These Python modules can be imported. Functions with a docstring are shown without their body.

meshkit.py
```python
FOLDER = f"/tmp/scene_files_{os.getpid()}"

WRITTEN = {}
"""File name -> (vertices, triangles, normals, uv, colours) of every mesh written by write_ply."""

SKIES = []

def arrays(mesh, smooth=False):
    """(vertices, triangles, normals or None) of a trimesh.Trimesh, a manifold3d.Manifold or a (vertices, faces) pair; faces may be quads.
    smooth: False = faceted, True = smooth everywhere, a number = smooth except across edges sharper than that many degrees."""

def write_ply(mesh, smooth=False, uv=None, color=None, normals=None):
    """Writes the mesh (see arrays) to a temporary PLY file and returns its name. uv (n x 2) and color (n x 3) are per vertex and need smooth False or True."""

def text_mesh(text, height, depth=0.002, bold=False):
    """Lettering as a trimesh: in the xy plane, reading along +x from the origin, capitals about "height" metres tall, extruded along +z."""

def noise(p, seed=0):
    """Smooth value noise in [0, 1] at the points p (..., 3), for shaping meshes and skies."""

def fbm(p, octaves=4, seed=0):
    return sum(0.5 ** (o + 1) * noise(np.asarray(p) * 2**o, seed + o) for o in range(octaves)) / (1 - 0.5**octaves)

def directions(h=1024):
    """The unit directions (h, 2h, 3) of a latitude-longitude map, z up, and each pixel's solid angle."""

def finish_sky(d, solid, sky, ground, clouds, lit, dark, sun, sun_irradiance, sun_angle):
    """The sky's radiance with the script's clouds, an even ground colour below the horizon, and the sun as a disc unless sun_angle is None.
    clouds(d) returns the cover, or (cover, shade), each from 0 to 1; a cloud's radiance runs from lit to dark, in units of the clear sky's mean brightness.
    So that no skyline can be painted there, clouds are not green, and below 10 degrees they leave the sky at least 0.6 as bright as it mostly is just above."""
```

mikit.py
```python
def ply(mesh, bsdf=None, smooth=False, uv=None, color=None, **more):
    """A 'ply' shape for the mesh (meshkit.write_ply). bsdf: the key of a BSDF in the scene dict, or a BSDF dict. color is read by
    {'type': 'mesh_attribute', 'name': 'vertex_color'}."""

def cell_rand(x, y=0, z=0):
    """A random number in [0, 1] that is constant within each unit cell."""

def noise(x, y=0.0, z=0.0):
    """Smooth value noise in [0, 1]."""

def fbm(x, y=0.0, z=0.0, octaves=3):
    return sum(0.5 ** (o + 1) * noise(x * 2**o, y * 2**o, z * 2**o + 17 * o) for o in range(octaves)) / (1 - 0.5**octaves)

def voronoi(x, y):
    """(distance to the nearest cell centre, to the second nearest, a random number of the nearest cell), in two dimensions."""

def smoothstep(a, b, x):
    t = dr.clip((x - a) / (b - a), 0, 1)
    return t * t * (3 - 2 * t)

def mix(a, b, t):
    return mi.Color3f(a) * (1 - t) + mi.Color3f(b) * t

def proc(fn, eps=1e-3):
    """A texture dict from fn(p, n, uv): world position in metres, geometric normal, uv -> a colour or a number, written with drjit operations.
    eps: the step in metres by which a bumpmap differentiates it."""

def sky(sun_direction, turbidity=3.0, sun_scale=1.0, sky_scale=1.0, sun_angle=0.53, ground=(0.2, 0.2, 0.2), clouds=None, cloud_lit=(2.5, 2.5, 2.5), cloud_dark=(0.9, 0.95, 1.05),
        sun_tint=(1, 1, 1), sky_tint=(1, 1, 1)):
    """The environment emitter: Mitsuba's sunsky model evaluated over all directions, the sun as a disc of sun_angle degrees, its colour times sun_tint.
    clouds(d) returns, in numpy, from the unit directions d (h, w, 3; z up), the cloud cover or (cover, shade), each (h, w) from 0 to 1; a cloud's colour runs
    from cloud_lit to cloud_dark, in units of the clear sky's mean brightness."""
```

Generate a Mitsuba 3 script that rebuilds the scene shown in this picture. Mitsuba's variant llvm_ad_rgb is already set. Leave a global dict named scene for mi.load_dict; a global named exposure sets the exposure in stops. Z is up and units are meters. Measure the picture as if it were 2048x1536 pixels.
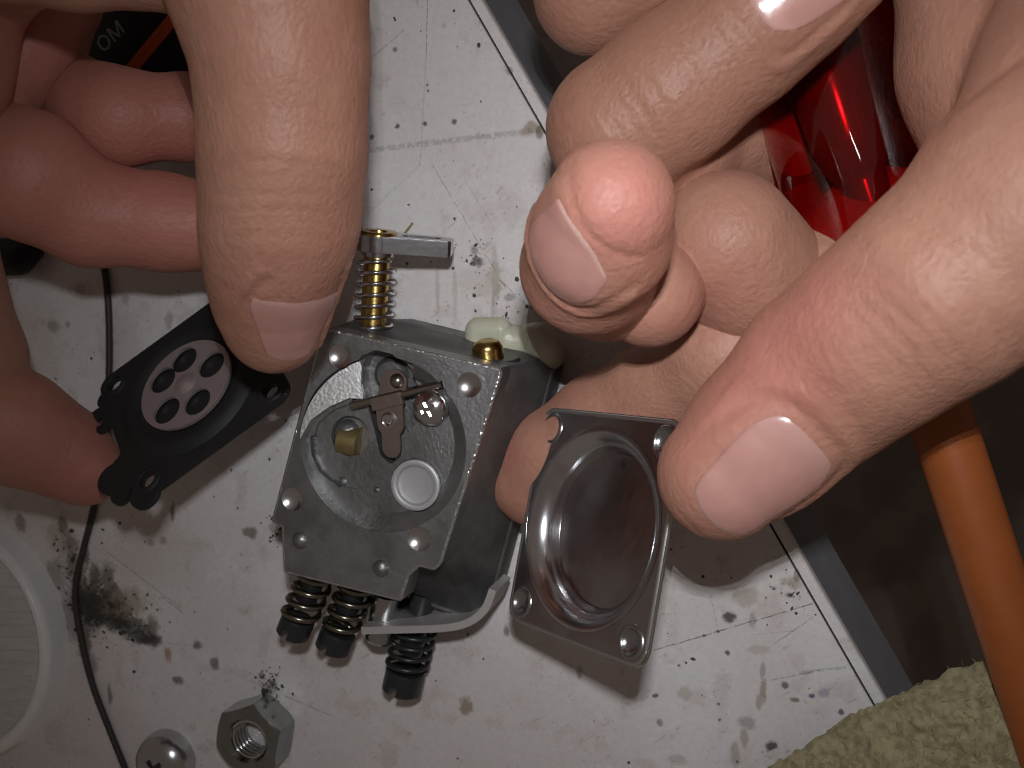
import math, random
import numpy as np, trimesh, manifold3d as m3, shapely, shapely.geometry as sg, shapely.affinity as sa
import drjit as dr, mitsuba as mi
import mikit, meshkit
from mikit import noise, fbm, smoothstep, mix, proc

rng = np.random.default_rng(7)
scene, labels = {}, {}

# ------------------------------------------------------------------ camera (all lengths below are millimetres; written out in metres)
MM = 0.001
F = 2100.0                                   # focal length in photograph pixels (2048 wide)
NRM = np.array([-.27, -.09, 0.0]); NRM[2] = math.sqrt(1 - NRM @ NRM)   # table's up direction seen from the camera
_x = np.array([1.0, 0, 0]) - NRM * NRM[0]; _x /= np.linalg.norm(_x)
R = np.array([_x, np.cross(NRM, _x), NRM])   # camera axes -> world
EYE = R @ np.array([0, 0, 203.0])
RIGHT, UP, FWD = R @ [1, 0, 0], R @ [0, 1, 0], R @ [0, 0, -1]


def at(px, py, h=0.0):
    """World point at height h over the table on the line of sight of a photograph pixel."""
    d = R @ np.array([px - 1024, 768 - py, -F])
    return EYE + d * ((h - EYE[2]) / d[2])


def deep(px, py, d):
    """World point on that line of sight, d millimetres in front of the camera."""
    return EYE + R @ (np.array([px - 1024, 768 - py, -F]) * (d / F))


scene['camera'] = {
    'type': 'thinlens', 'fov': math.degrees(2 * math.atan(1024 / F)), 'near_clip': 0.004, 'far_clip': 20.0,
    'aperture_radius': 0.00055, 'focus_distance': 0.172,
    'to_world': mi.ScalarTransform4f().look_at(origin=(EYE * MM).tolist(), target=((EYE + FWD) * MM).tolist(), up=UP.tolist()),
}
# ------------------------------------------------------------------ light: the phone's flash beside the lens, and a dim warm room
exposure = -0.22
LAMP = EYE + 1 * RIGHT + 31 * UP - 20 * FWD
AIM = at(1350, 590, 20)
FLASH_W, FLASH_SPOT, ROOM = 1.15, 0.112, (0.110, 0.087, 0.076)


def frame(o, z, xh=(1, 0, 0)):
    """4 x 4 placing local z along z, local x near xh, at o."""
    z = np.asarray(z, float); z = z / np.linalg.norm(z)
    x = np.asarray(xh, float) - z * (np.asarray(xh, float) @ z); x /= np.linalg.norm(x)
    m = np.eye(4); m[:3, 0], m[:3, 1], m[:3, 2], m[:3, 3] = x, np.cross(z, x), z, o
    return m


# flash: a small strip emitter (gives the highlights) plus the beam of its reflector
ldir = (AIM - LAMP) / np.linalg.norm(AIM - LAMP)
lf = frame(LAMP * MM, ldir, 0.87 * RIGHT - 0.5 * UP)
lf[:3, 0] *= 0.0065; lf[:3, 1] *= 0.0017
scene['flash_emitter'] = {'type': 'rectangle', 'to_world': mi.ScalarTransform4f(lf.tolist()),
                          'bsdf': {'type': 'diffuse', 'reflectance': {'type': 'rgb', 'value': [.6, .6, .6]}},
                          'emitter': {'type': 'area', 'radiance': {'type': 'rgb', 'value': [290 * FLASH_W, 296 * FLASH_W, 316 * FLASH_W]}}}
labels['flash_emitter'] = {'label': 'small flash lamp beside the lens', 'kind': 'structure'}
for k_, (du, dv) in enumerate(((-5, -1.5), (5, 1.5), (-1.5, 3.5), (1.5, -3.5), (0, 0))):     # the reflector's face, a few mm across
    o_ = LAMP + RIGHT * du + UP * dv
    scene[f'flash_beam_{k_ + 1:03d}'] = {'type': 'spot', 'to_world': mi.ScalarTransform4f().look_at(origin=(o_ * MM).tolist(), target=(AIM * MM).tolist(), up=[0, 1, 0]),
                                         'intensity': {'type': 'rgb', 'value': [FLASH_SPOT * .198, FLASH_SPOT * .198, FLASH_SPOT * .206]}, 'cutoff_angle': 36.0, 'beam_width': 4.0}
scene['room_light'] = {'type': 'constant', 'radiance': {'type': 'rgb', 'value': list(ROOM)}}

# ------------------------------------------------------------------ helpers


def tri(mesh):
    if hasattr(mesh, 'to_mesh'):
        m = mesh.to_mesh()
        return np.array(m.vert_properties[:, :3], float), np.array(m.tri_verts, int)
    if isinstance(mesh, tuple):
        return np.asarray(mesh[0], float), np.asarray(mesh[1], int)
    return np.array(mesh.vertices), np.array(mesh.faces)


def number(name):
    if name not in scene and name not in labels:
        return name
    k = 1
    while f'{name}_{k:03d}' in scene or f'{name}_{k:03d}' in labels:
        k += 1
    return f'{name}_{k:03d}'


def put(name, mesh, bsdf, parent=None, mat=None, smooth=30, color=None):
    key = number(parent + '__' + name if parent else name)
    v, f = tri(mesh)
    if mat is not None:
        v = v @ mat[:3, :3].T + mat[:3, 3]
    scene[key] = mikit.ply((v * MM, f), bsdf, smooth, color=color)
    return key


def thing(name, label, cat, group=None, kind=None):
    key = number(name)
    labels[key] = {'label': label}
    if cat: labels[key]['category'] = cat
    if group: labels[key]['group'] = group
    if kind: labels[key]['kind'] = kind
    return key


def tag(key, label, cat=None, kind=None, group=None):
    labels[key] = {k: v for k, v in dict(label=label, category=cat, kind=kind, group=group).items() if v}
    return key


def join(ms):
    vs, fs, n = [], [], 0
    for m in ms:
        v, f = tri(m); vs.append(v); fs.append(f + n); n += len(v)
    return np.vstack(vs), np.vstack(fs)


def moved(mesh, mat):
    v, f = tri(mesh)
    return v @ mat[:3, :3].T + mat[:3, 3], f


def lathe(prof, n=48):
    """Surface of revolution about z of (r, z) points."""
    prof = np.array(prof, float); a = np.arange(n) * 2 * np.pi / n
    v = np.stack([prof[:, 0][None] * np.cos(a)[:, None], prof[:, 0][None] * np.sin(a)[:, None], np.tile(prof[:, 1], (n, 1))], -1).reshape(-1, 3)
    k, f = len(prof), []
    for i in range(n):
        j = (i + 1) % n
        for q in range(k - 1):
            A, B, C_, D = i * k + q, j * k + q, j * k + q + 1, i * k + q + 1
            if prof[q, 0] > 1e-9: f.append((A, B, D) if prof[q + 1, 0] <= 1e-9 else (A, B, C_))
            if prof[q + 1, 0] > 1e-9: f.append((A, C_, D))
    m = trimesh.Trimesh(v, np.array(f), process=True, merge_norm=True)
    return np.array(m.vertices), np.array(m.faces)


def tube(path, r, sides=10):
    P = np.array(path, float); n = len(P); r = np.broadcast_to(r, n)
    T = np.gradient(P, axis=0); T /= np.linalg.norm(T, axis=1, keepdims=True)
    u = np.cross(T[0], [0.3, 0.5, 0.8]); u /= np.linalg.norm(u); rows = []
    a = np.arange(sides) * 2 * np.pi / sides
    for i in range(n):
        u = u - T[i] * (u @ T[i]); u /= np.linalg.norm(u); w = np.cross(T[i], u)
        rows.append(P[i] + r[i] * (np.cos(a)[:, None] * u + np.sin(a)[:, None] * w))
    v = np.vstack(rows + [P[:1], P[-1:]]); f = []
    for i in range(n - 1):
        for j in range(sides):
            A, B = i * sides + j, i * sides + (j + 1) % sides
            f += [(A, B, B + sides), (A, B + sides, A + sides)]
    for j in range(sides):
        f += [(n * sides, (j + 1) % sides, j), (n * sides + 1, (n - 1) * sides + j, (n - 1) * sides + (j + 1) % sides)]
    return v, np.array(f)


def helix(r, pitch, turns, z0=0.0, n=28, ph=0.0):
    t = np.linspace(0, turns, int(turns * n) + 1)
    return np.stack([r * np.cos(2 * np.pi * t + ph), r * np.sin(2 * np.pi * t + ph), z0 + pitch * t], 1)


def spline(pts, n=12):
    P = np.array(pts, float); P = np.vstack([2 * P[0] - P[1], P, 2 * P[-1] - P[-2]]); out = []
    for i in range(1, len(P) - 2):
        for t in np.linspace(0, 1, n, endpoint=False):
            a, b, c, d = P[i - 1:i + 3]
            out.append(.5 * (2 * b + (c - a) * t + (2 * a - 5 * b + 4 * c - d) * t * t + (3 * b - a - 3 * c + d) * t ** 3))
    return np.array(out + [P[-2]])


def rounded(poly, r):
    return poly.buffer(-r, quad_segs=8).buffer(r, quad_segs=8)


def prism(poly, z0, z1):
    """Manifold of a shapely polygon, from z0 to z1."""
    poly = sg.polygon.orient(poly)
    cs = m3.CrossSection([np.array(poly.exterior.coords)[:-1]] + [np.array(i.coords)[:-1] for i in poly.interiors])
    return cs.extrude(z1 - z0).translate([0, 0, z0])


def plate(poly, z0, z1, c):
    """A prism whose two faces are chamfered by c."""
    mid = prism(poly, z0 + c, z1 - c)
    n = 4; out = [mid]
    for k in range(n):
        a, b = c * k / n, c * (k + 1) / n
        q = poly.buffer(-(c - math.sqrt(max(c * c - b * b, 0))) - 1e-3, quad_segs=6)
        out += [prism(q, z1 - c + a, z1 - c + b), prism(q, z0 + c - b, z0 + c - a)]
    return m3.Manifold.batch_boolean(out, m3.OpType.Add)


def cyl(x, y, r, z0, z1, r2=None, n=48):
    return m3.Manifold.cylinder(z1 - z0, r, r if r2 is None else r2, n).translate([x, y, z0])


def ball(p, r, n=40):
    return m3.Manifold.sphere(r, n).translate(list(map(float, p)))


# ------------------------------------------------------------------ materials
def bsdf(name, **kw):
    scene[name] = {'type': 'twosided', 'b': {'type': 'principled', **kw}}
    return name


def rgb(*c):
    return {'type': 'rgb', 'value': list(c)}


def bumped(name, fn, scale, eps=2e-4, **kw):
    scene[name] = {'type': 'twosided', 'b': {'type': 'bumpmap', 'arbitrary': proc(fn, eps), 'scale': scale, 'nested': {'type': 'principled', **kw}}}
    return name


def w(p, s):
    return p.x * (1000 * s), p.y * (1000 * s), p.z * (1000 * s)


# ---- table: white laminate, worn and dirty.  Blots are real stains at fixed places of the table top (x, y, rx, ry, turn, colour, strength)
DK, BR, TN = (.028, .030, .026), (.085, .055, .032), (.23, .17, .10)
blots = []


def blot(px, py, rx, ry, col, s=.9, turn=0.0, soft=.55):
    q = at(px, py); blots.append((q[0], q[1], rx, ry, turn, col, s, soft))


for px, py, rx, ry, col, s in [
        (160, 1225, 5.5, 8, BR, .6), (200, 1215, 5.0, 4.0, DK, .85), (215, 1165, 2.2, 4.2, DK, .8), (240, 1225, 3.6, 3.0, BR, .85), (262, 1252, 5.5, 2.4, DK, .9), (300, 1283, 3.2, 1.6, DK, .9), (150, 1135, 2.6, 3.4, BR, .8), (172, 1110, .8, 3, DK, .7), (120, 1075, 4, 4, TN, .5), (180, 1330, 2.2, 3, BR, .5),
        (60, 700, 9, 12, TN, .22), (330, 1120, 12, 8, TN, .2), (70, 1000, 12, 8, TN, .25), (650, 1300, 10, 7, TN, .15), (450, 1230, 12, 9, TN, .14), (240, 680, 6, 8, TN, .25),
        (175, 1205, 4.5, 6.0, DK, .95), (190, 1150, 1.6, 3.2, BR, .95), (225, 1245, 5.5, 2.0, DK, .9), (285, 1275, 4.6, 1.7, DK, .92), (305, 1255, 1.6, 3.0, BR, .8),
        (225, 1195, 4, 2.4, BR, .75), (262, 1205, 4.0, 3.6, TN, .65), (170, 1290, 1.8, 4, BR, .7), (110, 1150, 3, 4, BR, .55), (140, 1090, 2.0, 3.5, BR, .6), (125, 1050, 1.2, 2.4, BR, .7),
        (500, 1065, 1.5, 1.4, BR, .8), (40, 1045, 1.4, 2.0, BR, .7), (932, 915 + 500, 1.5, 1.9, TN, .9), (300, 1085, 1.0, 1.0, TN, .7), (325, 1080, 1, 1, TN, .7),
        (336, 1310, .9, 1.7, (.30, .15, .05), .8), (430, 1328, 1.3, 1.6, DK, .75), (355, 1362, 1.3, 1.0, DK, .8), (395, 1290, .9, 1.2, DK, .8), (345, 1025, .6, 2.4, BR, .8),
        (220, 1390, .6, 2.6, BR, .75), (540, 1375, 2.2, 1.8, DK, .55), (523, 1350, .9, .9, DK, .7), (545, 1365, .9, .9, DK, .8), (560, 1060, 2.5, 2.2, BR, .55),
        (337, 640, 1.2, 2.2, BR, .45), (105, 655, 1.7, 1.4, BR, .5), (135, 650, .9, .9, BR, .5), (160, 575, 1.4, 1.7, BR, .35), (400, 700, 3, 2, TN, .4), (250, 600, 1, 1.2, BR, .4),
        (953, 525, 1.3, 1.1, DK, .9), (948, 500, .9, .9, DK, .6), (1020, 595, 1.2, .9, DK, .55), (850, 243 + 5, .5, .5, DK, .95), (795, 252, .5, .5, DK, .95), (908, 243, .5, .5, DK, .9), (743, 275, .5, .6, DK, .9),
        (790, 100, .5, .5, DK, .7), (855, 170, .3, .3, DK, .8), (856, 182, .3, .3, DK, .8), (1065, 258, 2.2, 1.5, TN, .8), (1080, 265, .9, 1.2, BR, .8), (1020, 142, .8, .7, DK, .6),
        (875, 580, .5, 4.5, TN, .35), (910, 585, .5, 4.5, TN, .3), (990, 560, .9, 6.5, TN, .45), (985, 620, .4, 3.5, BR, .3), (965, 560, 6, 3, TN, .2),
        (1458, 1233, 1.3, 1.25, DK, 1), (1543, 1492, 1.0, 1.1, DK, 1), (1311, 1392, .7, .5, DK, .9), (1455, 1306, .5, .5, DK, .95), (1436, 1263, .35, .35, DK, .9), (1408, 1271, .35, .3, DK, .9),
        (1570, 1372, .6, .8, DK, .85), (1590, 1400, 1.0, .5, BR, .8), (1625, 1391, .6, .5, (.02, .04, .13), .95), (1648, 1385, .9, .9, (.03, .06, .16), .4), (1682, 1424, .5, .6, DK, .9), (1358, 1331, .35, .3, DK, .9),
        (1490, 1192, 2.6, 2.0, TN, .5), (1527, 1380, .6, 2.4, TN, .75), (1518, 1405, .6, 1.8, TN, .6), (1495, 1445, 1.6, 1.3, BR, .5), (1488, 1475, .8, 1.8, TN, .6), (1470, 1510, .9, 2.6, TN, .5),
        (1525, 1340, .5, 1.6, DK, .4), (1515, 1300, 2.2, 1.0, TN, .35), (1505, 1240, .6, 1.5, BR, .45), (1585, 1165, 1.8, 1.4, TN, .6), (1593, 1150, .6, 1.2, BR, .6), (1578, 1190, .7, .5, DK, .8), (1547, 1178, .4, .3, DK, .8),
        (1160, 1345, .6, 1.4, DK, .5), (1012, 1262, .6, 1.2, DK, .7), (1370, 1385, 1.5, 1.6, TN, .45), (1440, 1440, .3, .3, DK, .9), (1437, 1408, .35, .35, DK, .9), (1318, 1445, .7, .7, DK, .6), (1355, 1520, 2, 1, TN, .4)]:
    blot(px, py, rx, ry, col, s)
lines = [((120, 585 + 555), (200, 600), .0, 0)][:0]
scr = []


def scratch(a, b, s=.5, wid=.10, col=DK):
    p, q = at(*a), at(*b); scr.append((p[0], p[1], q[0], q[1], s, wid, col))


for a, b, s, wd in [((1310, 1300), (1625, 1207), .75, .10), ((743, 300), (1060, 262), .28, .55), ((855, 0), (853, 100), .55, .10), ((853, 100), (840, 330), .25, .12), ((865, 330), (1010, 575), .4, .1),
                    ((930, 360), (990, 460), .2, .1), ((205, 1097), (360, 1215), .55, .1), ((325, 1195), (365, 1225), .6, .1), ((570, 1392), (660, 1430), .45, .12), ((500, 1360), (560, 1395), .4, .1),
                    ((1530, 1300), (1625, 1235), .4, .1), ((740, 120), (808, 60), .4, .1), ((1500, 1270), (1590, 1262), .25, .1), ((1545, 1360), (1640, 1340), .35, .14), ((1600, 1345), (1690, 1335), .3, .3),
                    ((690, 470), (840, 330), .12, .3), ((1000, 560), (1085, 640), .35, .15), ((300, 1285), (390, 1290), .3, .1), ((1420, 1190), (1435, 1250), .3, .1), ((1570, 1140), (1600, 1200), .35, .1)]:
    scratch(a, b, s, wd)


def table_colour(p, n, uv):
    x, y = p.x * 1000, p.y * 1000
    big, mid, fine = fbm(x * .03, y * .03, 0, 3), fbm(x * .22, y * .22, 3, 3), fbm(x * 1.3, y * 1.3, 9, 3)
    c = mix((.665, .645, .635), (.58, .545, .52), smoothstep(.35, .68, big) * .8)
    c = mix(c, (.46, .40, .36), smoothstep(.58, .82, mid) * .4)
    c = c * (0.94 + 0.12 * fine)
    # fine specks of dirt
    for s, thr, amt, sd in ((1.7, .86, .35, 4), (3.6, .86, .5, 7)):
        v = noise((x * .8 + y * .6) * s * .45 + 31 * sd, (y * .8 - x * .6) * s, sd)
        c = mix(c, (.20, .17, .15), smoothstep(thr, thr + .1, v) * amt * .8 * smoothstep(.42, .6, mid))
    wx, wy = (fbm(x * .55, y * .55, 21, 3) - .5) * 2.2, (fbm(x * .55, y * .55, 41, 3) - .5) * 2.2
    edge = fbm(x * 2.1, y * 2.1, 5, 3)
    for bx, by, rx, ry, tn, col, s, soft in blots:
        k = min(1.0, .45 * min(rx, ry))
        d = dr.sqrt(dr.square((x - bx + wx * k) / rx) + dr.square((y - by + wy * k) / ry))
        c = mix(c, col, (.86 * s) * (1 - smoothstep(1 - soft * .8, 1 + soft * .5, d + (edge - .5) * .5)))
    for ax, ay, bx, by, s, wd, col in scr:
        L2 = (bx - ax) ** 2 + (by - ay) ** 2
        t = dr.clip(((x - ax) * (bx - ax) + (y - ay) * (by - ay)) / L2, 0, 1)
        d = dr.sqrt(dr.square(x - ax - t * (bx - ax) + wx * .12) + dr.square(y - ay - t * (by - ay) + wy * .12))
        c = mix(c, col, s * (1 - smoothstep(wd * .4, wd * 1.5, d)) * smoothstep(.25, .5, edge))
    return c


bumped('m_table', lambda p, n, uv: fbm(p.x * 900, p.y * 900, 0, 2), 0.00006, base_color=proc(table_colour), roughness=.42, specular=.35)
bsdf('m_table_side', base_color=proc(lambda p, n, uv: mix((.17, .175, .185), (.13, .13, .135), fbm(*w(p, .15)))), roughness=.55, specular=.3)
bsdf('m_gap', base_color=rgb(.02, .018, .016), roughness=.8)
bsdf('m_floor', base_color=proc(lambda p, n, uv: mix((.17, .132, .11), (.12, .094, .08), smoothstep(.3, .7, fbm(*w(p, .05))))), roughness=.7)


def cast(p, n, uv):
    a, b = fbm(*w(p, 1.4)), fbm(*w(p, .18))
    return mix((.31, .31, .308), (.215, .214, .21), smoothstep(.35, .7, b)) * (.86 + .28 * a)


CAST_BUMP = lambda p, n, uv: noise(*w(p, 2.6)) + .5 * noise(*w(p, 6))
bumped('m_cast', CAST_BUMP, .00007, base_color=proc(cast), metallic=.85, roughness=.42, specular=.5)
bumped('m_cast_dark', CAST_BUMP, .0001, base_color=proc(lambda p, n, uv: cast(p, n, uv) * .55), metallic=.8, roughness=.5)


def brushed(p, n, uv):
    return noise(p.x * 600 + p.y * 2500, p.y * 900 - p.x * 3400, 0)


bumped('m_brushed', brushed, .000028, base_color=rgb(.55, .545, .53), metallic=.9, roughness=.36)
bumped('m_worn', lambda p, n, uv: noise(*w(p, 1.6)) + noise(*w(p, 3.1)), .00022, base_color=rgb(.55, .55, .54), metallic=.9, roughness=.3)
bsdf('m_plate', base_color=rgb(.60, .585, .56), metallic=.65, roughness=.42)
bsdf('m_chrome', base_color=proc(lambda p, n, uv: mix((.38, .40, .39), (.26, .28, .27), fbm(*w(p, .4)))), metallic=1.0, roughness=.15)
bsdf('m_dimple', base_color=rgb(.7, .7, .7), metallic=1.0, roughness=.27)
bsdf('m_plug', base_color=proc(lambda p, n, uv: mix((.50, .50, .50), (.42, .42, .42), fbm(*w(p, .8)))), metallic=.55, roughness=.5)
bumped('m_zinc', lambda p, n, uv: fbm(*w(p, 1.2)), .00003, base_color=proc(lambda p, n, uv: mix((.58, .60, .60), (.47, .47, .50), fbm(*w(p, .3)))), metallic=1.0, roughness=.22)
bumped('m_cover', lambda p, n, uv: fbm(*w(p, .9)), .00003, base_color=proc(lambda p, n, uv: mix((.52, .50, .50), (.44, .39, .39), smoothstep(.35, .65, fbm(*w(p, .16))))), metallic=1.0, roughness=.20)
bsdf('m_rim', base_color=rgb(.62, .62, .60), metallic=.95, roughness=.26)
bsdf('m_dish', base_color=proc(lambda p, n, uv: mix((.80, .84, .86), (.68, .66, .69), smoothstep(.35, .65, fbm(*w(p, .16))))), metallic=1.0, roughness=.18)
bsdf('m_bright', base_color=rgb(.75, .77, .78), metallic=1.0, roughness=.14)
bsdf('m_alu', base_color=rgb(.47, .41, .41), metallic=.7, roughness=.42)
bsdf('m_steel', base_color=rgb(.42, .40, .36), metallic=1.0, roughness=.25)
bsdf('m_spring', base_color=rgb(.25, .235, .185), metallic=1.0, roughness=.26)
bsdf('m_black_steel', base_color=rgb(.045, .048, .05), metallic=.6, roughness=.35)
bsdf('m_lever', base_color=proc(lambda p, n, uv: mix((.30, .235, .20), (.22, .17, .145), fbm(*w(p, .9)))), metallic=.8, roughness=.36)
bumped('m_brass', lambda p, n, uv: fbm(*w(p, 1.5)), .00004, base_color=proc(lambda p, n, uv: mix((.62, .45, .15), (.42, .29, .10), fbm(*w(p, .8)))), metallic=1.0, roughness=.24)
bsdf('m_brass_dull', base_color=proc(lambda p, n, uv: mix((.42, .33, .15), (.28, .22, .10), fbm(*w(p, 1.1)))), metallic=.85, roughness=.42)
bumped('m_rubber', lambda p, n, uv: fbm(*w(p, 2.5)), .00008, base_color=rgb(.014, .014, .015), roughness=.6, specular=.35)
bsdf('m_black', base_color=rgb(.012, .012, .013), roughness=.5, specular=.4)
bsdf('m_milky', base_color=rgb(.44, .44, .33), roughness=.35, specular=.4)
bsdf('m_cap', base_color=proc(lambda p, n, uv: mix((.58, .59, .57), (.46, .47, .45), fbm(p.x * 250, p.y * 1500, 3))), roughness=.35, specular=.4)
bsdf('m_cap_rim', base_color=rgb(.74, .75, .73), roughness=.3, specular=.5)
bsdf('m_orange', base_color=proc(lambda p, n, uv: mix((.31, .085, .020), (.25, .066, .015), fbm(*w(p, .2)))), roughness=.42, specular=.4)
bsdf('m_stripe', base_color=rgb(.60, .12, .03), roughness=.5)
bsdf('m_letter', base_color=rgb(.35, .35, .42), roughness=.6)
bsdf('m_cord', base_color=rgb(.03, .024, .022), roughness=.55)
bsdf('m_grit', base_color=rgb(.05, .045, .035), roughness=.8)
bsdf('m_straw', base_color=rgb(.22, .22, .07), roughness=.7)
SKIN_BUMP = lambda p, n, uv: .32 * fbm(*w(p, .8)) + .30 * noise(p.x * 2600 + p.z * 900, p.y * 1500 + p.x * 500, p.z * 2200) + .30 * noise(p.x * 1500 - p.y * 2600, p.y * 900 + p.x * 1500, p.z * 1900)
bumped('m_skin', SKIN_BUMP, .00027, 2e-4, base_color={'type': 'mesh_attribute', 'name': 'vertex_color'}, roughness=.52, specular=.30, sheen=.1)
bumped('m_nail', lambda p, n, uv: fbm(*w(p, .8)), .00005, base_color={'type': 'mesh_attribute', 'name': 'vertex_color'}, roughness=.26, specular=.6, clearcoat=.6, clearcoat_gloss=.9)
bsdf('m_cloth', base_color=proc(lambda p, n, uv: mix((.315, .275, .155), (.205, .18, .10), smoothstep(.35, .7, fbm(*w(p, .9))))), roughness=.9, sheen=.6)
bsdf('m_pile', base_color=rgb(.34, .30, .17), roughness=.9)
scene['m_red_glass'] = {'type': 'thindielectric', 'int_ior': 1.5, 'specular_transmittance': rgb(.76, .038, .052)}
bsdf('m_red', base_color=rgb(.38, .006, .012), roughness=.14, specular=.6, clearcoat=.6, clearcoat_gloss=.95)
bsdf('m_red_dark', base_color=rgb(.10, .004, .008), roughness=.12, specular=.6, clearcoat=.8, clearcoat_gloss=.95)

# ------------------------------------------------------------------ setting: table, its edge strip, floor
A1, B1 = at(935, 0), at(1738, 1398)
ed = (B1 - A1) / np.linalg.norm(B1 - A1)                     # along the edge, towards the viewer's lower right
out = np.array([-ed[1], ed[0], 0]);  out = out if out @ RIGHT > 0 else -out
lip = abs((at(965, 0) - A1) @ out)
far0, far1 = A1 - ed * 260, A1 + ed * 420
top = np.array([far0, far1, far1 - out * 420, far0 - out * 420])[:, :2]
tp = prism(sg.Polygon(top), -24, 0)
put('table_top', tp, 'm_table', smooth=False); labels['table_top'] = {'kind': 'structure', 'label': 'dirty white laminate work table top'}
lipm = frame(far0 + out * .45, -out, ed)                      # edge strip: separate white banding with a rounded nose
lw = lip - .45
prof = sg.Polygon([(-0.0, 0)] + [(lw - .9 + .9 * math.sin(a), -.9 + .9 * math.cos(a)) for a in np.linspace(0, 1.35, 7)] + [(lw, -3.2), (0, -3.2)])
strip = prism(prof, 0, 680)
v, f = tri(strip)
v = far0 + out * .45 + v[:, :1] * out + v[:, 1:2] * np.array([0, 0, 1]) + v[:, 2:] * ed
if np.cross(out, [0, 0, 1]) @ ed < 0: f = f[:, ::-1]
put('edge_strip', (v, f), 'm_table', 'table_top', smooth=30)
gap = prism(sg.Polygon([(far0 + out * a)[:2] for a in (.001, .449)] + [(far1 + out * a)[:2] for a in (.449, .001)]), -24, -1.1)
put('joint_gap', gap, 'm_gap', 'table_top', smooth=False)
zb = -22.0
o0 = (at(1037, 0, zb) - far0) @ out; o1 = (at(1650, 1047, zb) - far0) @ out
a_, b_ = far0 + out * (lip - .25), far1 + out * (lip - .25)
sv = np.array([a_ + [0, 0, -3.2], b_ + [0, 0, -3.2], b_ + out * (o0 - lip) + [0, 0, zb], a_ + out * (o0 - lip) + [0, 0, zb], a_ - out * 5 + [0, 0, zb], b_ - out * 5 + [0, 0, zb]])
put('side_panel', (sv, np.array([[0, 1, 2], [0, 2, 3], [3, 2, 5], [3, 5, 4]])), 'm_table_side', 'table_top', smooth=False)
fl = sg.Polygon([(-900, -900), (900, -900), (900, 900), (-900, 900)])
put('floor', prism(fl, -422, -420), 'm_floor', smooth=False); labels['floor'] = {'kind': 'structure', 'label': 'dark brown floor below the table edge'}

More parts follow.
